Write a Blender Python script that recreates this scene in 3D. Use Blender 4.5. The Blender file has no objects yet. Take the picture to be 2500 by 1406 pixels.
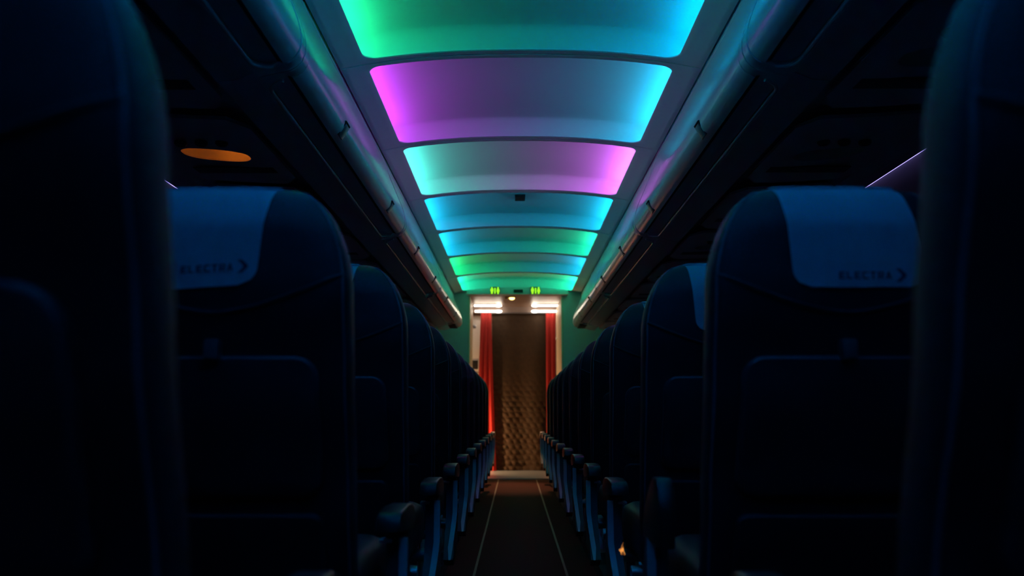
import bpy, bmesh, math, random
from mathutils import Vector, Matrix
random.seed(7)
SC = bpy.context.scene
C = SC.collection
PI = math.pi

# ------------------------------------------------------------------ camera, world, exposure
CAMH = 0.74
CAMX = -0.024
cd = bpy.data.cameras.new('camera')
cam = bpy.data.objects.new('camera', cd)
C.objects.link(cam)
cam.location = (CAMX, 0, CAMH)
cam.rotation_euler = (math.radians(90 + 8.8), 0, math.radians(0.23))
cd.sensor_width = 36
cd.lens = 36 * 1990 / 2500
cd.clip_start = 0.02
cd.dof.use_dof = True
cd.dof.focus_distance = 3.4
cd.dof.aperture_fstop = 2.6
SC.camera = cam
w = bpy.data.worlds.new('world')
SC.world = w
w.use_nodes = True
w.node_tree.nodes['Background'].inputs[0].default_value = (0.001, 0.001, 0.002, 1)
w.node_tree.nodes['Background'].inputs[1].default_value = 0.2
SC.view_settings.view_transform = 'Standard'
SC.view_settings.look = 'None'
SC.view_settings.exposure = 0.0
SC.view_settings.gamma = 1
SC.view_settings.use_curve_mapping = False
SC.cycles.use_denoising = True
SC.cycles.max_bounces = 8
SC.cycles.diffuse_bounces = 5
SC.cycles.glossy_bounces = 3
SC.cycles.sample_clamp_indirect = 4

LED = 1.60          # overall strength of the ceiling LED strips (W per strip scale)

# ------------------------------------------------------------------ materials
def mat(name, col, rough=0.5, metal=0.0, noise=0.0, nscale=30.0, bump=0.0, bscale=200.0, spec=0.5, emit=None, es=0.0, sheen=0.0):
    m = bpy.data.materials.new(name)
    m.use_nodes = True
    nt = m.node_tree
    b = nt.nodes['Principled BSDF']
    b.inputs['Roughness'].default_value = rough
    b.inputs['Metallic'].default_value = metal
    b.inputs['Specular IOR Level'].default_value = spec
    b.inputs['Sheen Weight'].default_value = sheen
    tc = nt.nodes.new('ShaderNodeTexCoord')
    n = nt.nodes.new('ShaderNodeTexNoise')
    n.inputs['Scale'].default_value = nscale
    n.inputs['Detail'].default_value = 4
    nt.links.new(tc.outputs['Object'], n.inputs['Vector'])
    mx = nt.nodes.new('ShaderNodeMix')
    mx.data_type = 'RGBA'
    k = noise
    mx.inputs[6].default_value = tuple(c * (1 - k) for c in col) + (1,)
    mx.inputs[7].default_value = tuple(min(1, c * (1 + k)) for c in col) + (1,)
    nt.links.new(n.outputs['Fac'], mx.inputs[0])
    nt.links.new(mx.outputs[2], b.inputs['Base Color'])
    if bump:
        n2 = nt.nodes.new('ShaderNodeTexNoise')
        n2.inputs['Scale'].default_value = bscale
        n2.inputs['Detail'].default_value = 3
        nt.links.new(tc.outputs['Object'], n2.inputs['Vector'])
        bp = nt.nodes.new('ShaderNodeBump')
        bp.inputs['Strength'].default_value = bump
        bp.inputs['Distance'].default_value = 0.002
        nt.links.new(n2.outputs['Fac'], bp.inputs['Height'])
        nt.links.new(bp.outputs['Normal'], b.inputs['Normal'])
    if emit:
        b.inputs['Emission Color'].default_value = tuple(emit) + (1,)
        b.inputs['Emission Strength'].default_value = es
    return m

M = {
    'seat': mat('navy_leather', (0.009, 0.014, 0.022), 0.55, noise=0.25, nscale=12, bump=0.25, bscale=350, spec=0.3),
    'seat_dark': mat('navy_seam', (0.006, 0.009, 0.016), 0.7),
    'piping': mat('grey_piping', (0.10, 0.095, 0.12), 0.6),
    'cover': mat('headrest_cloth', (0.66, 0.76, 0.86), 0.85, noise=0.06, nscale=60, bump=0.4, bscale=900, spec=0.15),
    'print': mat('dark_print', (0.03, 0.04, 0.09), 0.8),
    'arm': mat('black_arm_plastic', (0.010, 0.010, 0.011), 0.40, bump=0.1, bscale=500),
    'arm_trim': mat('grey_arm_trim', (0.42, 0.42, 0.46), 0.42, noise=0.05),
    'metal': mat('seat_metal', (0.35, 0.35, 0.38), 0.35, metal=0.9),
    'dark_plastic': mat('dark_plastic', (0.035, 0.035, 0.042), 0.5, noise=0.1),
    'tray': mat('tray_plastic', (0.018, 0.022, 0.032), 0.5, noise=0.1),
    'bin': mat('bin_gloss', (0.66, 0.67, 0.68), 0.25, noise=0.03, spec=0.9),
    'bin_under': mat('bin_underside', (0.50, 0.47, 0.54), 0.45, noise=0.05, bump=0.1, bscale=400),
    'groove': mat('bin_groove', (0.02, 0.02, 0.02), 0.8),
    'latch': mat('latch_plastic', (0.16, 0.15, 0.15), 0.35),
    'ceil': mat('ceiling_frame', (0.78, 0.76, 0.80), 0.55, noise=0.04, bump=0.08, bscale=500),
    'shell': mat('ceiling_dome', (0.72, 0.72, 0.72), 0.7, noise=0.01),
    'wall': mat('bulkhead_laminate', (0.50, 0.52, 0.50), 0.5, noise=0.05, bump=0.05, bscale=300),
    'side': mat('sidewall_panel', (0.14, 0.14, 0.16), 0.6, noise=0.05),
    'carpet': mat('carpet', (0.075, 0.025, 0.016), 0.95, noise=0.5, nscale=150, bump=1.0, bscale=300, spec=0.1),
    'sill': mat('metal_sill', (0.22, 0.25, 0.29), 0.4, metal=0.35, noise=0.05),
    'strip_floor': mat('pale_floor_strip', (0.17, 0.12, 0.06), 0.6, noise=0.15, nscale=40),
    'white': mat('galley_white', (0.88, 0.85, 0.80), 0.4, noise=0.04),
    'beige': mat('jamb_beige', (0.62, 0.50, 0.36), 0.5, noise=0.06),
    'galley_ceil': mat('vestibule_ceiling', (0.26, 0.19, 0.165), 0.4, noise=0.08),
    'red': mat('red_curtain_cloth', (0.50, 0.018, 0.014), 0.8, noise=0.12, nscale=30, bump=0.3, bscale=300, sheen=0.15),
    'brown': mat('brown_quilt_cloth', (0.066, 0.034, 0.016), 0.8, noise=0.35, nscale=25, bump=0.4, bscale=180),
    'black': mat('black_matte', (0.012, 0.012, 0.012), 0.7),
    'tube': mat('fluorescent_tube', (0.9, 0.9, 0.85), 0.5, emit=(1.0, 0.86, 0.68), es=15.0),
    'spot': mat('warm_spot_lens', (0.9, 0.8, 0.4), 0.5, emit=(1.0, 0.66, 0.16), es=7.0),
    'lav': mat('lavatory_pictogram', (0.4, 0.7, 0.02), 0.5, emit=(0.40, 0.92, 0.015), es=1.15),
    'lav_box': mat('sign_lens', (0.16, 0.22, 0.14), 0.3),
    'led_purple': mat('sidewall_led', (0.6, 0.5, 0.9), 0.5, emit=(0.42, 0.33, 1.0), es=3.0),
    'amber': mat('amber_lens', (0.9, 0.4, 0.1), 0.5, emit=(1.0, 0.27, 0.025), es=2.2),
    'psu': mat('service_panel', (0.52, 0.46, 0.52), 0.5, noise=0.06),
    'recess': mat('reading_light_recess', (0.62, 0.55, 0.48), 0.5),
}

# ------------------------------------------------------------------ mesh helpers
def link(name, bm, m, parent=None, smooth=True, loc=None, angle=40):
    bmesh.ops.recalc_face_normals(bm, faces=bm.faces)
    me = bpy.data.meshes.new(name)
    bm.to_mesh(me)
    bm.free()
    for mm in (m if isinstance(m, (list, tuple)) else [m]):
        me.materials.append(mm)
    if smooth:
        me.polygons.foreach_set('use_smooth', [True] * len(me.polygons))
        me.set_sharp_from_angle(angle=math.radians(angle))
    o = bpy.data.objects.new(name, me)
    C.objects.link(o)
    if parent: o.parent = parent
    if loc: o.location = loc
    return o

def tag(o, label, cat, group=None, kind=None):
    o['label'] = label
    o['category'] = cat
    if group: o['group'] = group
    if kind: o['kind'] = kind
    return o

def thing(name, label, cat, loc=(0, 0, 0), group=None):
    o = bpy.data.objects.new(name, None)
    o.empty_display_size = 0.1
    C.objects.link(o)
    o.location = loc
    return tag(o, label, cat, group)

def box(bm, x0, x1, y0, y1, z0, z1, bev=0.0, seg=2, mi=0):
    vs = [bm.verts.new((x, y, z)) for x in (x0, x1) for y in (y0, y1) for z in (z0, z1)]
    idx = [(0, 1, 3, 2), (4, 6, 7, 5), (0, 4, 5, 1), (2, 3, 7, 6), (0, 2, 6, 4), (1, 5, 7, 3)]
    fs = [bm.faces.new([vs[i] for i in f]) for f in idx]
    for f in fs: f.material_index = mi
    if bev:
        es = list({e for f in fs for e in f.edges})
        r = bmesh.ops.bevel(bm, geom=es, offset=bev, segments=seg, affect='EDGES', profile=0.6)
        for f in r['faces']: f.material_index = mi
    return bm

def tube(bm, pts, r, n=8, closed=False):
    pts = [Vector(p) for p in pts]
    rings = []
    up = Vector((0.13, 0.21, 0.97))
    for i, p in enumerate(pts):
        a = pts[i - 1] if (i or closed) else p
        b = pts[(i + 1) % len(pts)] if (i < len(pts) - 1 or closed) else p
        t = (b - a).normalized()
        s = t.cross(up)
        if s.length < 1e-3: s = t.cross(Vector((1, 0, 0)))
        s.normalize()
        q = s.cross(t)
        rings.append([bm.verts.new(p + (s * math.cos(2 * PI * k / n) + q * math.sin(2 * PI * k / n)) * r) for k in range(n)])
    m = len(rings)
    for i in range(m if closed else m - 1):
        A, B = rings[i], rings[(i + 1) % m]
        for k in range(n):
            bm.faces.new((A[k], A[(k + 1) % n], B[(k + 1) % n], B[k]))
    if not closed:
        bm.faces.new(rings[0]); bm.faces.new(rings[-1])
    return bm

def prism(bm, poly, axis, a, b, bev=0.0):
    """poly: list of 2-D points; extruded along axis 'x' (poly = y,z) or 'y' (poly = x,z) or 'z'."""
    def P(p, t):
        return (t, p[0], p[1]) if axis == 'x' else ((p[0], t, p[1]) if axis == 'y' else (p[0], p[1], t))
    A = [bm.verts.new(P(p, a)) for p in poly]
    B = [bm.verts.new(P(p, b)) for p in poly]
    fs = [bm.faces.new(A), bm.faces.new(B[::-1])]
    n = len(poly)
    for i in range(n):
        fs.append(bm.faces.new((A[i], B[i], B[(i + 1) % n], A[(i + 1) % n])))
    if bev:
        es = list(fs[0].edges) + list(fs[1].edges)
        bmesh.ops.bevel(bm, geom=es, offset=bev, segments=2, affect='EDGES', profile=0.6)
    return bm

def rrect(u0, u1, v0, v1, r, nc=8, ns=14):
    """rounded rectangle as a list of points, same count for any size."""
    pts = []
    cs = [(u1 - r, v1 - r, 0), (u0 + r, v1 - r, 90), (u0 + r, v0 + r, 180), (u1 - r, v0 + r, 270)]
    for k, (cu, cv, a0) in enumerate(cs):
        arc = [(cu + r * math.cos(math.radians(a0 + 90 * i / nc)), cv + r * math.sin(math.radians(a0 + 90 * i / nc))) for i in range(nc + 1)]
        pts += arc
        nu, nv, a1 = cs[(k + 1) % 4]
        e = (nu + r * math.cos(math.radians(a1)), nv + r * math.sin(math.radians(a1)))
        s = arc[-1]
        pts += [(s[0] + (e[0] - s[0]) * i / ns, s[1] + (e[1] - s[1]) * i / ns) for i in range(1, ns)]
    return pts

def loops(bm, L, cap_first=False, cap_last=False):
    R = [[bm.verts.new(p) for p in l] for l in L]
    n = len(R[0])
    for A, B in zip(R, R[1:]):
        for k in range(n):
            bm.faces.new((A[k], A[(k + 1) % n], B[(k + 1) % n], B[k]))
    if cap_first: bm.faces.new(R[0])
    if cap_last: bm.faces.new(R[-1])
    return R

def lerp_tab(tab, x):
    if x <= tab[0][0]: return tab[0][1]
    for (a, b), (c, d) in zip(tab, tab[1:]):
        if x <= c:
            t = (x - a) / (c - a)
            t = t * t * (3 - 2 * t) * 0.5 + t * 0.5
            return b + (d - b) * t
    return tab[-1][1]

# ------------------------------------------------------------------ structure
def struct(name, bm, m, smooth=False, angle=40):
    o = link(name, bm, m, smooth=smooth, angle=angle)
    o['kind'] = 'structure'
    return o

YW = 9.62            # the bulkhead with the doorway
Y0, Y1 = -3.2, 11.2
bm = bmesh.new(); box(bm, -1.9, 1.9, Y0, YW - 0.02, -0.05, 0)
struct('floor', bm, M['carpet'])
bm = bmesh.new(); box(bm, -1.2, 1.2, YW - 0.02, Y1, -0.05, -0.002)
struct('floor_vestibule', bm, M['dark_plastic'])
bm = bmesh.new(); box(bm, -1.95, 1.95, Y0, YW, 2.42, 2.46)
struct('ceiling', bm, M['black'])
for s, nm in ((-1, 'left'), (1, 'right')):
    prof = [(1.72, 0), (1.84, 0.35), (1.87, 0.8), (1.82, 1.2), (1.70, 1.5), (1.56, 1.70), (1.50, 1.745)]
    prof2 = [(x + 0.03, z + 0.01) for x, z in prof[::-1]]
    bm = bmesh.new(); prism(bm, [(s * x, z) for x, z in prof + prof2], 'y', Y0, YW)
    struct('wall_' + nm, bm, M['side'], True, 50)
bm = bmesh.new(); box(bm, -1.95, 1.95, Y0 - 0.05, Y0, 0, 2.45)
struct('wall_back', bm, M['wall'])
DW = 0.545; DCX = -0.02; DT = CAMH + 1.395
bm = bmesh.new()
box(bm, -1.95, DCX - DW, YW, YW + 0.05, 0, 2.45)
box(bm, DCX + DW, 1.95, YW, YW + 0.05, 0, 2.45)
box(bm, DCX - DW, DCX + DW, YW, YW + 0.05, DT, 2.45)
struct('wall_front', bm, M['wall'])
# door lining
bm = bmesh.new(); box(bm, DCX - DW - 0.02, DCX - DW + 0.004, YW - 0.01, YW + 0.62, 0, DT, 0.004)
struct('trim_1', bm, M['beige'])
bm = bmesh.new(); box(bm, DCX + DW - 0.004, DCX + DW + 0.02, YW - 0.01, YW + 1.25, 0, DT, 0.004)
struct('trim_2', bm, M['beige'])
# vestibule shell
bm = bmesh.new(); box(bm, -1.05, -1.0, YW + 0.05, Y1, 0, 2.3)
struct('wall_vestibule_left', bm, M['white'])
bm = bmesh.new(); box(bm, 1.0, 1.05, YW + 0.05, Y1, 0, 2.3)
struct('wall_vestibule_right', bm, M['white'])
bm = bmesh.new()
box(bm, -1.0, 1.0, Y1 - 0.05, Y1, 0, 2.3)
for zz in (1.98, 1.86, 1.5, 1.32, 0.9):
    box(bm, -0.62, -0.42, Y1 - 0.062, Y1 - 0.05, zz, zz + 0.012)
struct('wall_vestibule_back', bm, M['white'])
bm = bmesh.new()
box(bm, -1.0, 1.0, YW + 0.05, Y1 - 0.05, CAMH + 1.425, CAMH + 1.46)
for xx in (-0.16, 0.06):
    box(bm, xx - 0.004, xx + 0.004, YW + 0.1, Y1 - 0.1, CAMH + 1.42, CAMH + 1.425)
struct('ceiling_vestibule', bm, M['galley_ceil'])
bm = bmesh.new()
box(bm, -1.0, 1.0, 10.86, 10.93, CAMH + 1.345, CAMH + 1.425)
struct('beam_vestibule', bm, M['galley_ceil'])

# metal sill between the cabin carpet and the vestibule
bm = bmesh.new(); box(bm, -0.8, 0.8, YW - 0.06, 11.0, 0, 0.012, 0.004)
tag(link('door_sill', bm, M['sill']), 'bright metal sill plate across the aisle floor below the brown curtain', 'door sill')

# aisle floor strips
for s, nm in ((-1, 'left'), (1, 'right')):
    bm = bmesh.new(); box(bm, s * 0.216 - 0.006, s * 0.216 + 0.006, -1.0, YW - 0.08, 0.0, 0.005, 0.001)
    tag(link('floor_path_strip', bm, M['strip_floor']), 'thin pale path strip along the %s edge of the dark aisle carpet' % nm, 'floor strip', 'path strips beside the aisle')

# ------------------------------------------------------------------ ceiling light panels
def ZC(x): return 1.490 - 0.047 * (abs(x) / 0.66) ** 2.5
LP = 1.065
GAP0 = 3.224         # seam between panel 0 and panel 1 as seen
XO = 0.757           # outer edge of the ceiling frame
XI = 0.648           # opening half width

def ceiling_panel(k, left, right, sl, sr, label):
    ya = GAP0 + LP * (k - 2)
    t = thing('ceiling_light_panel', label, 'ceiling light', (0, ya, CAMH), 'ceiling light panels above the aisle')
    h0, h1 = 0.040, LP - 0.040
    # frame with a rounded opening and a rolled lip
    bm = bmesh.new()
    L = []
    def lp(a0, a1, b0, b1, r, dz):
        return [(x, y, ZC(x) + dz) for x, y in rrect(a0, a1, b0, b1, r)]
    o_in = (-XI, XI, h0, h1)
    L.append(lp(-XO, XO, 0.003, LP - 0.003, 0.002, 0.014))
    L.append(lp(-XO, XO, 0.003, LP - 0.003, 0.002, 0.004))
    L.append(lp(-XO + 0.004, XO - 0.004, 0.006, LP - 0.006, 0.004, 0.0))
    for q in (0.75, 0.5, 0.25):
        L.append(lp(-XI - (XO - XI) * q, XI + (XO - XI) * q, h0 * (1 - q) + 0.003, LP - h0 * (1 - q) - 0.003, 0.055, 0.0))
    L.append(lp(-XI - 0.006, XI + 0.006, h0 - 0.006, h1 + 0.006, 0.058, 0.0))
    L.append(lp(*o_in, 0.055, 0.003))
    L.append(lp(-XI - 0.001, XI + 0.001, h0 - 0.001, h1 + 0.001, 0.055, 0.009))
    L.append(lp(-XI - 0.012, XI + 0.012, h0 - 0.010, h1 + 0.010, 0.058, 0.010))
    loops(bm, L)
    link('frame', bm, M['ceil'], t, angle=50)
    # dome
    bm = bmesh.new()
    L = []
    ex, ey = 0.090, 0.020
    D = 0.090; R = 0.055
    x1, y0_, y1_ = XI + ex, h0 - ey, h1 + ey
    for tt in (0, 0.0, 0.003, 0.009, 0.018, 0.028, 0.039, 0.050, 0.06, 0.075, 0.10, 0.13, 0.18, 0.25, 0.33, 0.40, 0.46):
        hh = D * math.sqrt(max(0, 1 - (1 - min(tt, R) / R) ** 2.4)) + 0.012
        fx = 0.35 if tt < R else 1.0
        sx = tt * (x1 / 0.52) if tt > R else tt * (R * x1 / 0.52) / R
        a = max(x1 - sx, 0.03)
        b0, b1 = y0_ + tt, y1_ - tt
        r = min(0.08, (b1 - b0) * 0.45, a * 0.9)
        L.append([(x, y, ZC(x) + hh) for x, y in rrect(-a, a, b0, b1, r)])
    loops(bm, L[1:], cap_last=True)
    link('diffuser_dome', bm, M['shell'], t, angle=60)
    # LED strips, hidden on the ledge over each long... side lip
    for s, col, st in ((-1, left, sl), (1, right, sr)):
        bm = bmesh.new(); box(bm, s * 0.712 - 0.004, s * 0.712 + 0.004, h0 + 0.0, h1 - 0.0, ZC(0.712) + 0.014, ZC(0.712) + 0.030, 0.002)
        strip = link('led_strip', bm, M['recess'], t)
        ld = bpy.data.lights.new('led_light', 'AREA')
        ld.shape = 'RECTANGLE'
        ld.size = LP - 0.11; ld.size_y = 0.016
        ld.color = col
        ld.energy = LED * st
        lo = bpy.data.objects.new('led_light', ld)
        C.objects.link(lo); lo.parent = strip
        lo.location = (s * 0.706, LP / 2, ZC(0.712) + 0.024)
        # area light shines along its -Z: towards the aisle centre, size along Y
        d = Vector((-s, 0, 0.45)).normalized()
        xax = Vector((0, 1, 0)); zax = -d; yax = zax.cross(xax)
        lo.rotation_euler = Matrix((xax, yax, zax)).transposed().to_euler()
    return t

MINT = (0.014, 1.0, 0.33); BLUEC = (0.0, 0.46, 1.0); MAG = (0.62, 0.045, 1.0)
AQUA = (0.07, 1.0, 0.80); PINK = (0.72, 0.12, 1.0); CYAN = (0.008, 0.58, 1.0); GREEN = (0.010, 1.0, 0.26)
TEAL = (0.012, 1.0, 0.50); BLUE = (0.003, 0.27, 1.0)
panels = [
    (-4, BLUE, BLUE, 0.7, 0.7, 'blue ceiling light panel farthest behind the viewer'),
    (-3, BLUE, BLUE, 0.9, 0.9, 'blue ceiling light panel third behind the viewer'),
    (-2, BLUE, BLUE, 3.2, 3.2, 'blue ceiling light panel second behind the viewer'),
    (-1, BLUE, BLUE, 4.4, 4.4, 'blue ceiling light panel just behind the viewer'),
    (0, BLUE, BLUEC, 3.0, 1.6, 'blue ceiling light panel directly overhead, cut off at the top edge'),
    (1, MINT, BLUEC, 1.1, 1.0, 'green ceiling light panel turning cyan on its right, the nearest and largest'),
    (2, MAG, CYAN, 1.1, 1.1, 'ceiling light panel magenta on the left and cyan on the right'),
    (3, AQUA, PINK, 1.15, 2.0, 'ceiling light panel aqua on the left and pink on the right'),
    (4, CYAN, CYAN, 1.0, 1.1, 'all blue-cyan ceiling light panel just past the pink one, above the small dark grille'),
    (5, CYAN, TEAL, 1.1, 1.1, 'ceiling light panel cyan on the left and turquoise green on the right'),
    (6, GREEN, CYAN, 1.1, 1.1, 'ceiling light panel green on the left and cyan on the right'),
    (7, TEAL, TEAL, 1.3, 1.7, 'mint ceiling light panel farthest away, beside the lavatory signs'),
]
for p in panels:
    ceiling_panel(*p)

# small dark grille under the fourth panel's near edge
bm = bmesh.new()
box(bm, -0.038, 0.038, -0.07, 0.07, -0.012, 0.002, 0.004)
for q in range(6):
    box(bm, -0.032 + q * 0.011, -0.027 + q * 0.011, -0.06, 0.06, -0.016, -0.010)
tag(link('ceiling_grille', bm, M['black'], loc=(0.012, 5.86, CAMH + 1.588)), 'small dark rectangular grille set near the front edge of the all blue-cyan panel', 'vent')

# ------------------------------------------------------------------ overhead bins
# cross-section of the bin front, (x outboard from the aisle centre, z above camera height), ceiling join to underside
BP = [(0.757, 1.405), (0.742, 1.370), (0.719, 1.310), (0.688, 1.230), (0.652, 1.145), (0.626, 1.080), (0.613, 1.030), (0.613, 0.996), (0.622, 0.972), (0.637, 0.956), (0.657, 0.946)]
def catmull(P, m=4):
    out = []
    for i in range(len(P) - 1):
        p0 = P[max(i - 1, 0)]; p1 = P[i]; p2 = P[i + 1]; p3 = P[min(i + 2, len(P) - 1)]
        for j in range(m):
            t = j / m
            out.append(tuple(0.5 * ((2 * p1[c]) + (-p0[c] + p2[c]) * t + (2 * p0[c] - 5 * p1[c] + 4 * p2[c] - p3[c]) * t * t + (-p0[c] + 3 * p1[c] - 3 * p2[c] + p3[c]) * t ** 3) for c in (0, 1)))
    out.append(P[-1])
    return out
FP = catmull(BP)
def arclen(P):
    s = [0]
    for a, b in zip(P, P[1:]): s.append(s[-1] + math.hypot(b[0] - a[0], b[1] - a[1]))
    return s
UP = [(0.657, 0.946), (0.664, 0.952), (0.672, 0.952), (0.745, 0.936)]     # recessed groove, then flat door bottom
WHOLE = FP + UP[1:]
WS = arclen(WHOLE)
SB = arclen(FP)[-1]; SCc = WS[-1]
def bin_pt(s, off):
    s = max(0, min(s, SCc - 1e-6))
    for i in range(len(WS) - 1):
        if s <= WS[i + 1]:
            t = (s - WS[i]) / (WS[i + 1] - WS[i])
            a, b = WHOLE[i], WHOLE[i + 1]
            x = a[0] + (b[0] - a[0]) * t; z = a[1] + (b[1] - a[1]) * t
            tx, tz = b[0] - a[0], b[1] - a[1]
            l = math.hypot(tx, tz)
            nx, nz = tz / l, -tx / l          # towards the aisle (−x) and downwards
            return x + nx * off, z + nz * off
SEAM0 = 2.148; SP = 2.13
def overhead_bin(sd, ya, yb, label, door=True, latches=(0.27, 0.77)):
    t = thing('overhead_bin', label, 'overhead bin', (0, ya, CAMH), 'overhead bins on the %s' % ('left' if sd < 0 else 'right'))
    Ln = yb - ya
    # housing : full solid section, recessed 3 mm under the door
    sec = [bin_pt(s, -0.006) for s in [SCc * i / 60 for i in range(61)]]
    rest = [(0.80, 0.918), (0.853, 0.914), (0.853, 1.0), (0.853, 1.2), (0.853, 1.45), (0.84, 1.55), (0.80, 1.55)]
    bm = bmesh.new()
    prism(bm, [(sd * x, z) for x, z in sec + rest], 'y', 0.002, Ln - 0.002)
    link('housing', bm, M['bin_under'], t, angle=30)
    # surround : glossy strips standing proud between the doors, with rounded corners
    if door:
        sm = 0.045
        o = rrect(0.0, SCc + 0.0, 0.003, Ln - 0.003, 0.002, 8, 26)
        i_ = rrect(0.05, SCc - 0.012, sm, Ln - sm, 0.060, 8, 26)
        def P(p, off):
            x, z = bin_pt(p[0], off + (0.008 if (p[0] > SB + 0.02 and off > 0) else 0))
            return (sd * x, p[1], z)
        def between(a, b, q): return [(u[0] + (v[0] - u[0]) * q, u[1] + (v[1] - u[1]) * q) for u, v in zip(a, b)]
        bm = bmesh.new()
        L = [[P(p, -0.004) for p in o], [P(p, 0.003) for p in o]]
        for q in (0.3, 0.6, 0.92): L.append([P(p, 0.003) for p in between(o, i_, q)])
        L.append([P(p, 0.001) for p in i_]); L.append([P(p, -0.006) for p in i_])
        loops(bm, L)
        link('surround', bm, M['bin'], t, angle=30)
        # door : grid inside the opening
        bm = bmesh.new()
        rows = []
        j_ = rrect(0.054, SCc - 0.016, sm + 0.004, Ln - sm - 0.004, 0.057, 8, 26)
        # scanline grid in s with y limits from the rounded rectangle
        NS, NY = 56, 24
        r = 0.057; sa, sb = 0.054, SCc - 0.016; y_a, y_b = sm + 0.004, Ln - sm - 0.004
        svals = sorted(set([sa + (sb - sa) * i / NS for i in range(NS + 1)] + [s for s in WS if sa < s < sb] + [SB + 0.0015]))
        grid = []
        for s in svals:
            dd = min(s - sa, sb - s)
            ins = r - math.sqrt(max(0, r * r - (r - dd) ** 2)) if dd < r else 0
            a, b = y_a + ins, y_b - ins
            grid.append([bm.verts.new((sd * bin_pt(s, 0.001)[0], a + (b - a) * q / NY, bin_pt(s, 0.001)[1])) for q in range(NY + 1)])
        for gi, (A, B) in enumerate(zip(grid, grid[1:])):
            mi = 1 if SB < (svals[gi] + svals[gi + 1]) / 2 < SB + 0.018 else (2 if svals[gi] >= SB else 0)
            for q in range(NY):
                f = bm.faces.new((A[q], A[q + 1], B[q + 1], B[q])); f.material_index = mi
        geom = bmesh.ops.extrude_face_region(bm, geom=bm.faces[:])
        for v in [e for e in geom['geom'] if isinstance(e, bmesh.types.BMVert)]:
            v.co.x += sd * 0.004; v.co.z += 0.004
        bead = []
        for p in i_:
            if p[0] > SB + 0.022:
                x, z = bin_pt(p[0], 0.010); bead.append((sd * x, p[1], z))
        bead.sort(key=lambda q: q[1])
        # order: up one rounded corner, along, down the other
        pts_i = [k for k, p in enumerate(i_) if p[0] > SB + 0.022]
        st = next(k for k in pts_i if (k - 1) % len(i_) not in pts_i)
        seq = []
        k = st
        while k in pts_i:
            x, z = bin_pt(i_[k][0], 0.013); seq.append((sd * x, i_[k][1], z)); k = (k + 1) % len(i_)
        bb = bmesh.new(); tube(bb, seq, 0.0062, 8)
        link('edge_bead', bb, M['bin'], t, angle=60)
        d = link('door', bm, [M['bin'], M['groove'], M['bin_under']], t, angle=30)
        for q in latches:
            y = Ln * q
            # latch sits on the lower curve of the door
            bm = bmesh.new()
            a = bin_pt(SB - 0.070, 0.002); b = bin_pt(SB - 0.022, 0.002)
            tt = Vector((sd * (b[0] - a[0]), 0, b[1] - a[1])); le = tt.length; tt.normalize()
            nn = Vector((-sd * 1, 0, -1)); nn = (nn - tt * nn.dot(tt)).normalized()
            c = Vector((sd * (a[0] + b[0]) / 2, y, (a[1] + b[1]) / 2))
            box(bm, -0.024, 0.024, -le / 2, le / 2, -0.004, 0.006, 0.003)
            # raised rim
            for (x0, x1, w0, w1) in ((-0.030, -0.024, -le / 2 - 0.004, le / 2), (0.024, 0.030, -le / 2 - 0.004, le / 2), (-0.030, 0.030, -le / 2 - 0.008, -le / 2 - 0.003)):
                box(bm, x0, x1, w0, w1, -0.004, 0.003, 0.0015, mi=1)
            mtx = Matrix((Vector((0, 1, 0)), tt, nn)).transposed().to_4x4()
            mtx.translation = c
            bmesh.ops.transform(bm, matrix=mtx, verts=bm.verts)
            link('latch', bm, [M['latch'], M['black']], d, angle=40)
    return t

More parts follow.
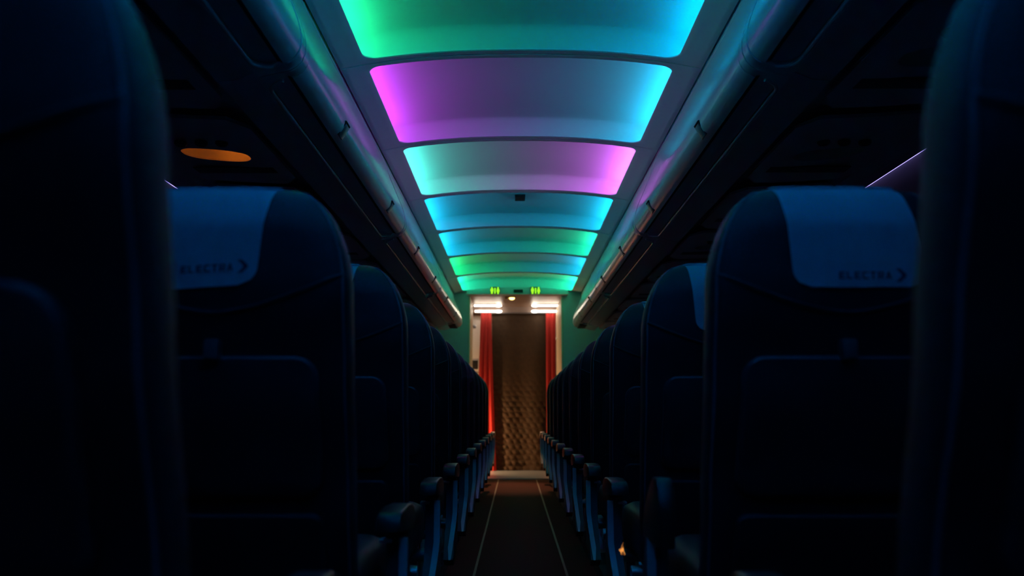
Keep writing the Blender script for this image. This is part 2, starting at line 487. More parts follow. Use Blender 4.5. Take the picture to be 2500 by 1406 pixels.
ordn = ['first', 'second', 'third', 'fourth', 'fifth', 'sixth', 'seventh', 'eighth', 'ninth', 'tenth', 'eleventh', 'twelfth']
for sd, nm in ((-1, 'left'), (1, 'right')):
    for k in range(-3, 3 + 1):
        ya = SEAM0 + SP * k
        yb = ya + SP
        lt = (0.27, 0.77)
        if k < -1: continue_label = 'glossy overhead bin on the %s, %d bins behind the viewer' % (nm, -k - 1)
        elif k == -1: continue_label = 'glossy overhead bin on the %s nearest the camera, cut off at the top edge' % nm
        elif k == 3:
            yb = 9.06; lt = (); continue_label = 'short rounded bin end on the %s, nearest the doorway' % nm
        else: continue_label = 'glossy overhead bin on the %s side, %s with both latches in view' % (nm, ['nearest', 'middle', 'farthest'][k])
        if ya < Y0: continue
        if k < 3:
            overhead_bin(sd, ya, yb, continue_label, True, lt)
        else:
            # end unit whose section closes in a rounded nose
            t = thing('overhead_bin', continue_label, 'overhead bin', (0, ya, CAMH), 'overhead bins on the %s' % nm)
            bm = bmesh.new()
            sec = [bin_pt(SCc * i / 60, 0.001) for i in range(61)] + [(0.80, 0.918), (0.853, 0.914), (0.853, 1.0), (0.853, 1.2), (0.853, 1.45), (0.84, 1.50), (0.80, 1.50)]
            L = []
            cx, cz = 0.80, 1.12
            Lk = yb - ya
            for y, q in ((0.003, 1), (Lk * 0.5, 1), (Lk - 0.10, 1), (Lk - 0.06, 0.985), (Lk - 0.03, 0.955), (Lk - 0.012, 0.915), (Lk, 0.84)):
                L.append([(sd * (cx + (x - cx) * q), y, cz + (z - cz) * q if z < 1.3 else z) for x, z in sec])
            loops(bm, L, True, True)
            link('housing', bm, M['bin'], t, angle=40)
            bm = bmesh.new()
            a = bin_pt(SB - 0.05, 0.003); b = bin_pt(SB + 0.02, 0.0)
            box(bm, *sorted((sd * 0.66, sd * 0.74)), 0.06, Lk - 0.10, 0.934, 0.9455, 0.002)
            link('underside_recess', bm, M['groove'], t)
    # cove between the last bin and the bulkhead, and filler above the bins
    bm = bmesh.new()
    prism(bm, [(sd * x, z + CAMH) for x, z in [(0.757, 1.405), (0.76, 1.36), (0.80, 1.30), (1.05, 1.24), (1.05, 1.27), (0.82, 1.33), (0.78, 1.41)]], 'y', 9.06, YW)
    struct('trim_3' if sd < 0 else 'trim_4', bm, M['bin'])

# ------------------------------------------------------------------ passenger service panels under the bins
def oval(cx, cy, a, b, n=40, e=2.6):
    out = []
    for i in range(n):
        t = 2 * PI * i / n
        c, s = math.cos(t), math.sin(t)
        out.append((cx + a * math.copysign(abs(c) ** (2 / e), c), cy + b * math.copysign(abs(s) ** (2 / e), s)))
    return out
def psu(sd, y, lit, label):
    nm = 'left' if sd < 0 else 'right'
    t = thing('service_panel', label, 'service panel', (0, y, CAMH), 'service panels under the bins on the %s' % nm)
    zt = 0.9115
    def zz(x): return zt + max(0, (abs(x) - 1.0)) * 0.075
    xc, a, b = 1.092, 0.121, 0.066
    # panel with an oval recess
    bm = bmesh.new()
    o = []
    ov = oval(xc, 0, a, b)
    for (px, py) in ov:
        # matching point on the outer rectangle
        dx, dy = px - xc, py
        q = min((0.235 if dx > 0 else 0.211) / abs(dx) if abs(dx) > 1e-6 else 9, 0.36 / abs(dy) if abs(dy) > 1e-6 else 9)
        o.append((xc + dx * q, dy * q))
    L = []
    L.append([(sd * x, v, zz(x) + 0.012) for x, v in o])
    L.append([(sd * x, v, zz(x)) for x, v in o])
    for q in (0.5, 0.85):
        L.append([(sd * (p[0] + (r[0] - p[0]) * q), p[1] + (r[1] - p[1]) * q, zz(p[0] + (r[0] - p[0]) * q)) for p, r in zip(o, ov)])
    L.append([(sd * x, v, zz(x) - 0.004) for x, v in oval(xc, 0, a + 0.006, b + 0.006)])
    L.append([(sd * x, v, zz(x) - 0.004) for x, v in ov])
    L.append([(sd * x, v, zz(x) + 0.004) for x, v in ov])
    loops(bm, L)
    # small raised line beside the recess: call buttons and sign window
    link('panel', bm, M['psu'], t, angle=35)
    bm = bmesh.new()
    L = []
    for f, dz in ((1.0, 0.002), (0.99, 0.015), (0.95, 0.030), (0.86, 0.042), (0.6, 0.048), (0.2, 0.05)):
        L.append([(sd * x, v, zz(x) + dz) for x, v in oval(xc, 0, a * f, b * f)])
    loops(bm, L, cap_last=True)
    rec = link('reading_light_recess', bm, M['recess'], t, angle=60)
    if lit:
        bm = bmesh.new()
        bmesh.ops.create_uvsphere(bm, u_segments=16, v_segments=8, radius=0.010)
        lens = link('reading_lamp', bm, M['amber'], rec, loc=(sd * (xc - 0.045), -b + 0.020, zt + 0.038))
        lens['label'] = 'lit amber reading lamp'
        ld = bpy.data.lights.new('amber_light', 'POINT'); ld.energy = 0.09; ld.color = (1.0, 0.25, 0.02); ld.shadow_soft_size = 0.012
        lo = bpy.data.objects.new('amber_light', ld); C.objects.link(lo); lo.parent = lens; lo.location = (0, 0.018, -0.004)
    # air nozzles and button row, nearer the aisle
    for q in (-0.07, 0, 0.07):
        bm = bmesh.new()
        L = [[(sd * (xc - 0.0 + q + r * math.cos(2 * PI * i / 20)), -0.14 + r * math.sin(2 * PI * i / 20), zt + dz) for i in range(20)] for r, dz in ((0.021, 0.004), (0.021, -0.004), (0.016, -0.010), (0.010, -0.010), (0.007, -0.004))]
        loops(bm, L, cap_last=True)
        link('air_nozzle', bm, M['dark_plastic'], t, angle=40)
    bm = bmesh.new(); box(bm, *sorted((sd * 0.93, sd * 1.23)), 0.14, 0.21, zt - 0.001, zt + 0.004, 0.002)
    link('sign_window', bm, M['dark_plastic'], t)
    return t
for sd, nm in ((-1, 'left'), (1, 'right')):
    for i in range(0, 9):
        y = 2.80 + 0.81 * (i - 1) + 0.0
        lit = sd < 0 and i in (1, 3)
        if lit: lab = 'left service panel with a glowing amber reading light, the %s lit one' % ('nearer, larger' if i == 1 else 'farther, tiny')
        else: lab = 'dark unlit service panel under the %s bins, %s from the camera' % (nm, ordn[i])
        psu(sd, y, lit, lab)
    # underside infill behind the panels up to the sidewall
    bm = bmesh.new()
    prism(bm, [(sd * x, z + CAMH) for x, z in [(0.86, 0.965), (1.20, 0.970), (1.305, 0.9345), (1.40, 0.942), (1.47, 0.955), (1.49, 0.975), (1.49, 1.02), (0.86, 1.02)]], 'y', -2.0, 9.06)
    struct('trim_5' if sd < 0 else 'trim_6', bm, M['bin_under'])
    bm = bmesh.new(); box(bm, *sorted((sd * 1.503, sd * 1.511)), -2.0, 9.0, CAMH + 0.979, CAMH + 0.985, 0.001)
    tag(link('sidewall_light_strip', bm, M['led_purple']), 'thin lavender light strip along the %s sidewall under the bins' % nm, 'light strip', 'lavender sidewall light strips')

# ------------------------------------------------------------------ seats
ZT = 1.128
HW = 0.218
YC = [(0.40, 0.245), (0.60, 0.185), (0.80, 0.115), (0.95, 0.070), (1.05, 0.062), (1.13, 0.085)]
TH = [(0.40, 0.045), (0.70, 0.055), (0.95, 0.062), (1.05, 0.058), (1.128, 0.050)]
def bw(z):
    zc = ZT - 0.185
    if z <= zc: return HW - 0.004 * (zc - z) * 4
    q = min(1, (z - zc) / 0.185)
    return 0.098 + (HW - 0.098) * math.sqrt(max(0, 1 - q ** 2.0))
def byc(z): return lerp_tab(YC, z)
def bth(z):
    t = lerp_tab(TH, z)
    if z > ZT - 0.035:
        q = (z - (ZT - 0.035)) / 0.035
        t *= math.sqrt(max(0.02, 1 - q * q * 0.98))
    return t
def rear(x, z, off=0.0):
    w_ = bw(z); n = 4.0
    q = max(0.0, 1 - (abs(x) / w_) ** n) ** (1 / n)
    return byc(z) - bth(z) * q - off
def make_back(parent, cx):
    bm = bmesh.new()
    N = 56; L = []
    zs = [0.40 + (ZT - 0.17 - 0.40) * i / 16 for i in range(17)] + [ZT - 0.17 * math.cos(math.radians(90 * i / 18)) for i in range(1, 19)]
    zs = zs[:17] + [ZT - 0.17 + 0.17 * math.sin(math.radians(90 * i / 18)) for i in range(1, 19)]
    for z in zs:
        z = min(z, ZT - 0.0003)
        w_, d, yc = bw(z), bth(z), byc(z)
        ring = []
        for i in range(N):
            t = 2 * PI * i / N
            c, s = math.cos(t), math.sin(t)
            ring.append((cx + w_ * math.copysign(abs(c) ** 0.5, c), yc + d * math.copysign(abs(s) ** 0.5, s), z))
        L.append(ring)
    loops(bm, L, True, True)
    b = link('backrest', bm, M['seat'], parent, angle=60)
    # headrest seam sweeping across the rear
    bm = bmesh.new()
    pts = []
    for i in range(33):
        x = -0.208 + 0.416 * i / 32
        z = 0.905 + 0.065 * (abs(x) / 0.208) ** 1.6
        pts.append((cx + x, rear(x, z) - 0.0005, z))
    tube(bm, pts, 0.0038, 6)
    link('headrest_seam', bm, M['seat_dark'], b)
    # piping round the rear edge
    bm = bmesh.new()
    pts = []
    for s in (-1, 1):
        col = []
        for i in range(40):
            z = 0.45 + (ZT - 0.012 - 0.45) * math.sin(math.radians(90 * i / 39))
            w_ = bw(z); x = w_ * 0.965
            col.append((cx + s * x, rear(x, z) - 0.0005, z))
        pts += col if s < 0 else col[::-1]
    tube(bm, pts, 0.0022, 6)
    link('piping', bm, M['piping'], b)
    # tray table on the back
    bm = bmesh.new()
    def patch(z0, z1, hw, r, off, th, m, nm, par, rimoff=0.0):
        bm = bmesh.new()
        Lp = []
        def P(p, o): return (cx + p[0], rear(p[0], p[1]) - o, p[1])
        for ins, o in ((0, -0.004), (0, off - 0.004), (0.005, off), (0.03, off), (0.08, off), (0.13, off)):
            a = max(hw - ins, 0.006); b0, b1 = z0 + min(ins, (z1 - z0) * 0.45), z1 - min(ins, (z1 - z0) * 0.45)
            rr = max(0.004, min(r - min(ins, r * 0.8), (b1 - b0) * 0.45, a * 0.9))
            Lp.append([P(p, o) for p in rrect(-a, a, b0, b1, rr)])
        loops(bm, Lp, cap_last=True)
        return link(nm, bm, m, par, angle=35)
    tr = patch(0.60, 0.835, 0.168, 0.035, 0.016, 0, M['tray'], 'tray_table', b)
    patch(0.42, 0.57, 0.165, 0.02, 0.012, 0, M['seat_dark'], 'literature_pocket', b)
    bm = bmesh.new(); y = rear(0, 0.85); box(bm, cx - 0.012, cx + 0.012, y - 0.026, y + 0.002, 0.828, 0.862, 0.004)
    link('tray_latch', bm, M['dark_plastic'], b)
    return b

def letters():
    """block lettering and arrow mark as 2-D polygons (x to the right, z up), origin at lower left."""
    T = 0.0030; W = 0.0102; H = 0.0125; V = 0.0026
    bar = lambda x0, x1, z0, z1: [(x0, z0), (x1, z0), (x1, z1), (x0, z1)]
    G = {
        'E': [bar(0, T, 0, H), bar(T, W, 0, V), bar(T, W * 0.9, (H - V) / 2, (H + V) / 2), bar(T, W, H - V, H)],
        'L': [bar(0, T, 0, H), bar(T, W * 0.92, 0, V)],
        'C': [bar(0, T, 0.0015, H - 0.0015), [(0.0015, 0), (W, 0), (W, V), (0.0, V)], [(0, H - V), (W, H - V), (W, H), (0.0015, H)]],
        'T': [bar(0, W, H - V, H), bar((W - T) / 2, (W + T) / 2, 0, H - V)],
        'R': [bar(0, T, 0, H), bar(T, W - 0.001, H - V, H), bar(W - T, W, H * 0.45, H - 0.001), bar(T, W - 0.001, H * 0.36, H * 0.36 + V * 0.9), [(W * 0.42, H * 0.36), (W * 0.72, H * 0.36), (W, 0), (W * 0.66, 0)]],
        'A': [[(0, 0), (T * 1.05, 0), (W * 0.62, H), (W * 0.38, H)], [(W - T * 1.05, 0), (W, 0), (W * 0.62, H), (W * 0.40, H)], bar(W * 0.24, W * 0.78, H * 0.22, H * 0.22 + V * 0.8)],
    }
    vs, fs = [], []
    for n_, ch_ in enumerate('ELECTRA'):
        for pl in G[ch_]:
            b_ = len(vs); vs += [(x + n_ * 0.0126, z) for x, z in pl]; fs.append(tuple(range(b_, b_ + len(pl))))
    # arrow mark: a thick rounded chevron pointing right, notched on the left
    ch = [(0.000, 0.0175), (0.008, 0.0175), (0.018, 0.0085), (0.018, 0.004), (0.008, -0.0045), (0.000, -0.0045), (0.0095, 0.0045), (0.0095, 0.0083)]
    b = len(vs)
    vs += [(0.0925 + x * 0.95, z) for x, z in ch]
    fs.append((b, b + 1, b + 2, b + 7)); fs.append((b + 7, b + 2, b + 3, b + 6)); fs.append((b + 6, b + 3, b + 4, b + 5))
    return vs, fs
LV, LF = letters()

def make_cover(parent, cx0, rot, outward, shift):
    """cloth draped over the top; printed mark in its lower right corner (picture right)."""
    hw = 0.104; cx = cx0 + shift
    cr, sr = math.cos(rot), math.sin(rot)
    bm = bmesh.new()
    ZB = 0.945
    path = []        # (mode, z) from rear bottom, up over the top, down the front
    zs = [ZB + (ZT - 0.006 - ZB) * i / 22 for i in range(23)]
    NX = 26
    def corner(z):   # rounded lower corners
        r = 0.028
        d = z - ZB
        return r - math.sqrt(max(0, r * r - (r - d) ** 2)) if d < r else 0.0
    rows = []
    off = 0.003
    for z in zs:
        a = hw - corner(z) + 0.002 * (ZT - z) / 0.18 * 2
        row = []
        for i in range(NX + 1):
            x = -a + 2 * a * i / NX
            # small tilt of the whole cloth
            xx = x + outward * (ZT - z) * 0.10
            zz = z - xx * math.tan(rot) * ((ZT - z) / 0.18)
            zq = min(max(zz, 0.9), ZT - 0.004)
            xq = xx
            lim = bw(zq) * 0.985
            drop = 0
            y = rear(min(abs(xq), lim), zq, off)
            # over the rounded shoulder the cloth bridges outwards
            row.append((cx + xq, y, zz))
        rows.append(row)
    # over the top
    zt = ZT + 0.0035
    y_r = rear(0, ZT - 0.006, off); y_f = 2 * byc(ZT - 0.006) - y_r
    for j, q in enumerate((0.0, 0.12, 0.3, 0.5, 0.7, 0.88, 1.0)):
        a = hw
        row = []
        for i in range(NX + 1):
            x = -a + 2 * a * i / NX
            z = zt - 0.005 * abs(2 * q - 1) ** 3 - 0.002 * (abs(x) / hw) ** 6
            row.append((cx + x, y_r + (y_f - y_r) * q, z))
        rows.append(row)
    for z in [ZT - 0.008 - 0.10 * i / 8 for i in range(9)]:
        row = []
        for i in range(NX + 1):
            x = -hw + 2 * hw * i / NX
            lim = bw(z) * 0.985
            row.append((cx + x, 2 * byc(z) - rear(min(abs(x), lim), z, off), z))
        rows.append(row)
    V = [[bm.verts.new(p) for p in r] for r in rows]
    for A, B in zip(V, V[1:]):
        for k in range(NX): bm.faces.new((A[k], A[k + 1], B[k + 1], B[k]))
    bmesh.ops.solidify(bm, geom=bm.faces[:], thickness=0.0015)
    # print
    x0 = (0.088 - 0.108) + (0.006 if cx0 < 0 else -0.016)
    vv = []
    for (x, z) in LV:
        px = x0 + x + outward * 0.018
        base = ZB + (0.024 if cx0 < 0 else 0.0125)
        pz = base + z - px * math.tan(rot)
        vv.append(bm.verts.new((cx + px, rear(abs(px), max(0.9, pz), off) - 0.0028, pz)))
    for f in LF:
        try:
            ff = bm.faces.new([vv[i] for i in f]); ff.material_index = 1
        except ValueError: pass
    o = link('headrest_cover', bm, [M['cover'], M['print']], parent, angle=60)
    o['label'] = 'pale headrest cover printed with small dark block capitals'
    return o

def make_arm(parent, x0, x1, name, lift=0.0):
    """armrest from y=.20 to .54, top at .551; drooping rounded front."""
    poly = [(0.300, 0.517), (0.300, 0.536), (0.308, 0.548), (0.33, 0.553), (0.42, 0.554), (0.49, 0.552), (0.525, 0.543), (0.545, 0.525), (0.548, 0.512), (0.535, 0.500), (0.50, 0.498), (0.42, 0.505), (0.33, 0.515)]
    if lift:      # tipped up
        poly = [(0.46, 0.486), (0.27, 0.490), (0.262, 0.55), (0.268, 0.605), (0.29, 0.621), (0.33, 0.618), (0.38, 0.595), (0.43, 0.55), (0.475, 0.510)]
    bm = bmesh.new(); prism(bm, poly, 'x', x0, x1, 0.006)
    return link(name, bm, M['arm'], parent, angle=50)

def make_triple(sd, arm_lift=0.0):
    nm = 'left' if sd < 0 else 'right'
    t = thing('triple_seat', '', 'airplane seat', (0, 0, 0), 'rows of triple seats on the %s' % nm)
    for j in range(3):
        cx = sd * (0.304 + HW + j * 0.440)
        b = make_back(t, cx)
        make_cover(b, cx, math.radians(-3.5) if (sd < 0) else 0.0, sd * (1.0 if sd > 0 else 1.2), -0.014 if sd < 0 else 0.0)
        bm = bmesh.new()
        L = []
        for z, g in ((0.335, 0.03), (0.345, 0.008), (0.37, 0.0), (0.43, 0.0), (0.455, 0.008), (0.468, 0.03), (0.472, 0.07)):
            L.append([(x, y, z - 0.02 * max(0, (0.45 - y)) ) for x, y in rrect(cx - 0.212 + g, cx + 0.212 - g, 0.19 + g, 0.66 - g, 0.05)])
        loops(bm, L, True, True)
        link('seat_cushion', bm, M['seat'], t, angle=60)
    # arms
    xa = sd * 0.244; xb = sd * (0.292 if not arm_lift else 0.276)
    make_arm(t, min(xa, xb), max(xa, xb), 'armrest', arm_lift)
    for cxx in (0.743, 1.183, 1.622):
        make_arm(t, sd * cxx - 0.024, sd * cxx + 0.024, 'armrest')
    # aisle end panel with its pale edge trim
    poly = [(0.405, 0.50), (0.405, 0.37), (0.385, 0.32), (0.30, 0.22), (0.36, 0.19), (0.50, 0.24), (0.56, 0.34), (0.50, 0.42), (0.47, 0.50)]
    bm = bmesh.new(); prism(bm, poly, 'x', *sorted((sd * 0.250, sd * 0.286)), 0.004)
    ep = link('end_panel', bm, M['dark_plastic'], t, angle=40)
    bm = bmesh.new()
    cl = [(0.404, 0.492), (0.404, 0.43), (0.403, 0.375), (0.394, 0.340), (0.370, 0.300), (0.335, 0.258), (0.296, 0.220)]
    A = []
    for i, (y, z) in enumerate(cl):
        xo = 0.243 + 0.014 * max(0, (0.375 - z) / 0.15)
        hwid = 0.017 if i < len(cl) - 1 else 0.008
        A.append([(sd * xo, y - 0.003, z), (sd * (xo + hwid), y - 0.003, z), (sd * (xo + hwid), y + 0.004, z), (sd * xo, y + 0.004, z)])
    loops(bm, A, True, True)
    et = link('edge_trim', bm, M['arm_trim'], ep, angle=50); et['label'] = 'pale grey edge trim'
    bm = bmesh.new(); box(bm, *sorted((sd * 0.274, sd * 0.300)), 0.395, 0.43, 0.482, 0.489, 0.002)
    link('recline_button', bm, M['arm_trim'], t)
    # frame: tubes, legs, track covers
    bm = bmesh.new()
    for y in (0.27, 0.55): tube(bm, [(sd * 0.29, y, 0.315), (sd * 1.63, y, 0.315)], 0.020, 10)
    link('seat_frame', bm, M['metal'], t)
    for lx in (0.42, 1.20):
        bm = bmesh.new()
        prism(bm, [(0.24, 0.315), (0.30, 0.315), (0.26, 0.05), (0.50, 0.05), (0.53, 0.315), (0.58, 0.315), (0.58, 0.02), (0.10, 0.02), (0.10, 0.06)], 'x', sd * lx - 0.015, sd * lx + 0.015, 0.003)
        link('leg', bm, M['metal'], t, angle=40)
    bm = bmesh.new()
    prism(bm, [(0.0, 0.0), (0.0, 0.035), (0.06, 0.055), (0.42, 0.055), (0.47, 0.10), (0.58, 0.10), (0.64, 0.05), (0.64, 0.0)], 'x', *sorted((sd * 0.355, sd * 0.40)), 0.004)
    link('track_cover', bm, M['dark_plastic'], t, angle=40)
    return t

def kids(o): return [x for x in bpy.data.objects if x.parent == o]
def copy_tree(o, parent=None):
    c = o.copy(); C.objects.link(c)
    if parent: c.parent = parent
    for ch in kids(o): copy_tree(ch, c)
    return c

PITCH = 0.725; YS1 = 1.322 - 0.012
for sd, nm in ((-1, 'left'), (1, 'right')):
    proto = make_triple(sd)
    allr = [(k, proto if k == 0 else (copy_tree(proto) if not (sd > 0 and k == 1) else make_triple(sd, math.radians(16)))) for k in range(12)]
    for k, o in allr:
        o.location = (0, YS1 + PITCH * (k - 1) - (0.045 if k == 0 else 0), 0)
        if k == 0: lab = 'dark seat row looming at the far %s edge of the picture, blurred and nearest' % nm
        elif k == 1 and sd < 0: lab = 'navy seat row on the left whose whole pale blue headrest cover faces the camera'
        elif k == 1: lab = 'navy seat row on the right with full headrest cover and tipped-up aisle armrest'
        elif k == 2: lab = 'navy seat row on the %s, only a sliver of its headrest cover showing' % nm
        else: lab = 'dark navy seat row %s of the aisle, %s row counted from the camera' % (nm, ordn[k])
        tag(o, lab, 'airplane seat', 'rows of triple seats on the %s' % nm)

# small emissive amber piece, otherwise unidentified, under the second seat row on the right
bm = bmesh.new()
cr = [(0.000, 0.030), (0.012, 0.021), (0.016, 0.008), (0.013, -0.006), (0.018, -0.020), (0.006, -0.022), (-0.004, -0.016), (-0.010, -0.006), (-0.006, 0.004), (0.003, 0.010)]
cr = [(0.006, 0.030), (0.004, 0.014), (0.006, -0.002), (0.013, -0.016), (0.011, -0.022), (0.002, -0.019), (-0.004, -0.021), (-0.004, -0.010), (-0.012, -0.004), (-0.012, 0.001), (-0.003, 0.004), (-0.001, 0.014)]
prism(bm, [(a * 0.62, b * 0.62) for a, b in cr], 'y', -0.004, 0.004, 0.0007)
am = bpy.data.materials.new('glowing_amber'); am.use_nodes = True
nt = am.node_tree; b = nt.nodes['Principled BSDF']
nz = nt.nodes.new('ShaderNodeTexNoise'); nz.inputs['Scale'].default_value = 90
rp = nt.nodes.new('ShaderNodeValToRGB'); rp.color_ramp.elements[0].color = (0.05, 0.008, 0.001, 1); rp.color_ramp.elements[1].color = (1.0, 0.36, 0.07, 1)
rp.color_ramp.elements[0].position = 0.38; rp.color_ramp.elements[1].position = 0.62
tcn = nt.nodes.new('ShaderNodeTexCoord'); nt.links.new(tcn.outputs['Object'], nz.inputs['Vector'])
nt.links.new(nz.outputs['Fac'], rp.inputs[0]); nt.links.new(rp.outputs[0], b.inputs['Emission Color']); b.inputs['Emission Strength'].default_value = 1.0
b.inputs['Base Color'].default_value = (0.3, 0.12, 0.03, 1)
tag(link('amber_glow_piece', bm, am, loc=(0.253, 2.20, 0.392), smooth=False), 'tiny glowing amber piece beside the aisle end of the second right-hand seat row', 'marker light')

# ------------------------------------------------------------------ vestibule furniture
# arched header over the doorway
bm = bmesh.new()
top = [(x, CAMH + 1.480 - 0.040 * (abs(x) / 0.60) ** 2.2) for x in [-0.60 + 1.2 * i / 24 for i in range(25)]]
prism(bm, [(-0.60, CAMH + 1.396), (0.60, CAMH + 1.396)] + top[::-1], 'y', 9.50, 9.60, 0.004)
hd = link('doorway_header', bm, M['wall'], angle=40)
tag(hd, 'shallow arched header panel above the doorway, carrying the lavatory signs', 'header panel')
for sx, nm in ((-0.262, 'left'), (0.215, 'right')):
    t = thing('lavatory_sign', 'glowing yellow-green lavatory pictogram sign on the header, the %s one' % nm, 'sign', (sx, 9.47, CAMH + 1.437), 'lavatory signs over the doorway')
    bm = bmesh.new(); box(bm, -0.058, 0.058, 0.004, 0.03, -0.046, 0.046, 0.004); link('housing', bm, M['lav_box'], t)
    def figure(cx, woman):
        bm = bmesh.new()
        ring = [(cx + 0.0085 * math.cos(2 * PI * i / 14), 0.031 + 0.0085 * math.sin(2 * PI * i / 14)) for i in range(14)]
        prism(bm, ring, 'y', -0.002, 0.003)
        if woman: body = [(cx - 0.010, 0.020), (cx + 0.010, 0.020), (cx + 0.019, -0.014), (cx + 0.009, -0.014), (cx + 0.009, -0.040), (cx - 0.009, -0.040), (cx - 0.009, -0.014), (cx - 0.019, -0.014)]
        else: body = [(cx - 0.015, 0.020), (cx + 0.015, 0.020), (cx + 0.017, -0.010), (cx + 0.010, -0.010), (cx + 0.009, -0.040), (cx - 0.009, -0.040), (cx - 0.010, -0.010), (cx - 0.017, -0.010)]
        prism(bm, body, 'y', -0.002, 0.003)
        return link('figure', bm, M['lav'], t)
    figure(-0.036, False); figure(0.036, True)
    bm = bmesh.new(); box(bm, -0.006, 0.006, -0.002, 0.003, -0.038, 0.030); link('divider', bm, M['lav'], t)
bm = bmesh.new(); box(bm, -0.055, 0.055, -0.01, 0.0, -0.02, 0.02, 0.004)
for q in range(5): box(bm, -0.045 + q * 0.019, -0.033 + q * 0.019, -0.013, -0.009, -0.012, 0.012)
tag(link('dark_placard', bm, M['black'], loc=(0.012, 9.495, CAMH + 1.432)), 'small dark unlit placard at the middle of the header between the lavatory signs', 'placard')

# fluorescent strips; the lower pair is their reflection, built as glowing strips
for x0, x1, nm in ((-0.560, -0.215, 'left'), (0.205, 0.560, 'right')):
    for y, z, h, vv in ((10.55, 1.392, 0.016, 'upper'), (10.78, 1.345, 0.018, 'reflected lower')):
        bm = bmesh.new()
        box(bm, x0, x1, y - 0.02, y + 0.02, CAMH + z, CAMH + z + h, 0.006)
        tl = thing('strip_light_and_reflection', '', 'strip light', (0, 0, 0), 'strip lights over the curtains')
        tag(tl, '%s white strip light over the curtains on the %s' % (vv, nm), 'strip light')
        link('tube', bm, M['tube'], tl)
        bm = bmesh.new()
        bmesh.ops.create_uvsphere(bm, u_segments=14, v_segments=8, radius=0.028)
        xe = x1 - 0.03 if nm == 'left' else x0 + 0.03
        bmesh.ops.scale(bm, vec=(1.6, 1, 0.62), verts=bm.verts); bmesh.ops.translate(bm, vec=(xe, y, CAMH + z + h / 2), verts=bm.verts)
        link('end_lamp', bm, M['tube'], tl)
        bm = bmesh.new(); box(bm, x0, x1, y - 0.015, y + 0.015, CAMH + z + h, CAMH + (1.426 if vv == 'upper' else z + h + 0.012))
        link('mounting', bm, M['white'], tl)
# warm spot
t = thing('ceiling_spot', 'small warm yellow spotlight glowing just below the header, at its middle', 'spotlight', (-0.065, 9.9, CAMH + 1.405), None)
bm = bmesh.new(); bmesh.ops.create_uvsphere(bm, u_segments=16, v_segments=10, radius=0.030); bmesh.ops.scale(bm, vec=(1.1, 1, 0.65), verts=bm.verts)
link('lens', bm, M['spot'], t)
bm = bmesh.new(); L = [[(0.05 * q * math.cos(2 * PI * i / 24), 0.05 * q * math.sin(2 * PI * i / 24), z) for i in range(24)] for q, z in ((1, 0.025), (1, 0.008), (0.8, 0.004))]
loops(bm, L, True); link('rim', bm, M['galley_ceil'], t)
bm = bmesh.new(); box(bm, -0.085, -0.045, -0.02, 0.02, -0.012, 0.02, 0.006); link('bracket', bm, M['beige'], t)

# curtains
def curtain(name, m, xt0, xt1, xb0, xb1, y, ztop, zbot, folds, amp, quilt=0.0, nx=60, nz=60, off=0.0):
    bm = bmesh.new(); rows = []
    for j in range(nz + 1):
        v = j / nz; z = zbot + (ztop - zbot) * v
        x0 = xb0 + (xt0 - xb0) * v ** 0.8; x1 = xb1 + (xt1 - xb1) * v ** 0.8
        row = []
        for i in range(nx + 1):
            u = i / nx
            x = x0 + (x1 - x0) * u
            yy = y + amp * math.sin(2 * PI * folds * u + off + 0.6 * math.sin(3 * v)) * (0.6 + 0.4 * (1 - v))
            if quilt:
                # brick-offset pillows with pinched wedges between them
                ph = quilt
                r = z / 0.070; ri = math.floor(r); fr = r - ri
                cc = (x + 0.010 * math.sin(ri * 2.1)) / 0.090 + 0.5 * (ri % 2) + 0.35 * fr
                ci = math.floor(cc); fc = cc - ci
                rnd = math.sin(ri * 12.9898 + ci * 78.233) * 43758.5453; rnd -= math.floor(rnd)
                pillow = (1 - abs(2 * fr - 1) ** 2.0) * (1 - abs(2 * fc - 1) ** 1.6) * (0.35 + 0.65 * rnd)
                grow = min(1, max(0.08, (1.42 - z) / 0.9)) * (1.0 - 0.55 * u)
                yy -= quilt * pillow * grow
            row.append(bm.verts.new((x, yy, z)))
        rows.append(row)
    for A, B in zip(rows, rows[1:]):
        for k in range(nx): bm.faces.new((A[k], A[k + 1], B[k + 1], B[k]))
    bmesh.ops.solidify(bm, geom=bm.faces[:], thickness=0.004)
    return link(name, bm, m, angle=75)
zt_c = CAMH + 1.338
tag(curtain('brown_curtain', M['brown'], -0.34, 0.405, -0.315, 0.40, 10.92, zt_c, 0.012, 2.0, 0.016, 0.036, 130, 300, 0.6), 'wide dark brown quilted curtain closing the middle of the doorway', 'curtain')
tag(curtain('red_curtain', M['red'], -0.485, -0.345, -0.560, -0.270, 10.84, zt_c, 0.012, 3, 0.020, 0, 60, 40, 1.0), 'bright red curtain hanging left of the brown one, flaring towards the floor', 'curtain', 'red curtains either side of the brown curtain')
tag(curtain('red_curtain', M['red'], 0.385, 0.515, 0.385, 0.50, 10.84, zt_c - 0.004, 0.012, 2, 0.018, 0, 50, 40, 2.0), 'darker red curtain hanging straight at the right of the brown one', 'curtain', 'red curtains either side of the brown curtain')
t = thing('curtain_rail', 'dark thin rail along the top of the red and brown curtains', 'curtain rail')
bm = bmesh.new(); tube(bm, [(-0.50, 10.86, zt_c + 0.004), (0.54, 10.86, zt_c + 0.004)], 0.008, 8); link('rail', bm, M['metal'], t)
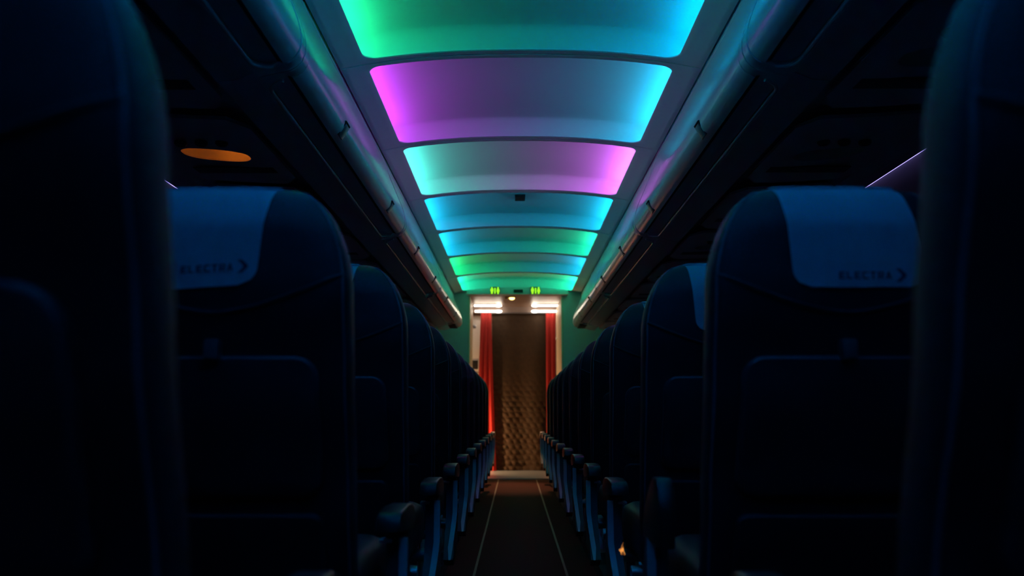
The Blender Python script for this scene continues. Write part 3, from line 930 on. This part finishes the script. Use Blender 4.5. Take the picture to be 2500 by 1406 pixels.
# galley unit seen between the left jamb and the red curtain
t = thing('galley_unit', 'white galley unit seen between the left door jamb and the red curtain', 'galley unit', (-0.72, 11.08, 0))
bm = bmesh.new(); box(bm, -0.2, 0.24, -0.02, 0.05, 0.02, CAMH + 1.33, 0.006); link('body', bm, M['white'], t)
bm = bmesh.new(); box(bm, 0.11, 0.19, -0.035, -0.02, CAMH + 0.60, CAMH + 0.72, 0.004); link('dark_panel', bm, M['black'], t)
bm = bmesh.new(); box(bm, 0.08, 0.23, -0.032, -0.02, 0.9, CAMH + 0.56, 0.004); link('lower_door', bm, M['beige'], t)
bm = bmesh.new(); box(bm, 0.12, 0.16, -0.045, -0.02, CAMH + 1.16, CAMH + 1.20, 0.004); link('latch', bm, M['metal'], t)
# small bright knob on the right jamb
bm = bmesh.new(); bmesh.ops.create_uvsphere(bm, u_segments=14, v_segments=8, radius=0.014); bmesh.ops.scale(bm, vec=(0.8, 0.8, 1.5), verts=bm.verts)
tag(link('jamb_knob', bm, M['white'], loc=(DCX + DW - 0.012, YW + 0.95, CAMH + 0.97)), 'small pale knob on the inner side of the right door jamb', 'knob')

def area(name, loc, to, col, e, sx, sy, par=None):
    ld = bpy.data.lights.new(name, 'AREA'); ld.shape = 'RECTANGLE'; ld.size = sx; ld.size_y = sy; ld.color = col; ld.energy = e
    o = bpy.data.objects.new(name, ld); C.objects.link(o); o.location = loc
    o.rotation_euler = (Vector(to) - Vector(loc)).to_track_quat('-Z', 'Y').to_euler()
    return o
# low warm galley work lamp behind the left jamb
t = thing('galley_lamp', 'warm galley work lamp hidden behind the left door jamb', 'lamp', (-0.80, 10.50, 0.55))
bm = bmesh.new(); box(bm, -0.16, -0.13, -0.06, 0.06, -0.55, 0.12, 0.006); link('lamp_body', bm, M['white'], t)
area('galley_lamp_light', (-0.90, 10.50, 0.42), (0.0, 10.88, 0.25), (1.0, 0.55, 0.24), 24.0, 0.06, 0.4)

# added light beside the ceiling spot, for the warm glow along the carpet
ld = bpy.data.lights.new('added_carpet_spot', 'SPOT'); ld.energy = 150; ld.color = (1.0, 0.48, 0.26); ld.spot_size = math.radians(34); ld.spot_blend = 0.9; ld.shadow_soft_size = 0.02
o = bpy.data.objects.new('added_carpet_spot', ld); C.objects.link(o); o.location = (-0.065, 9.90, CAMH + 1.37)
o.rotation_euler = (Vector((-0.05, 8.6, 0)) - Vector(o.location)).to_track_quat('-Z', 'Y').to_euler()
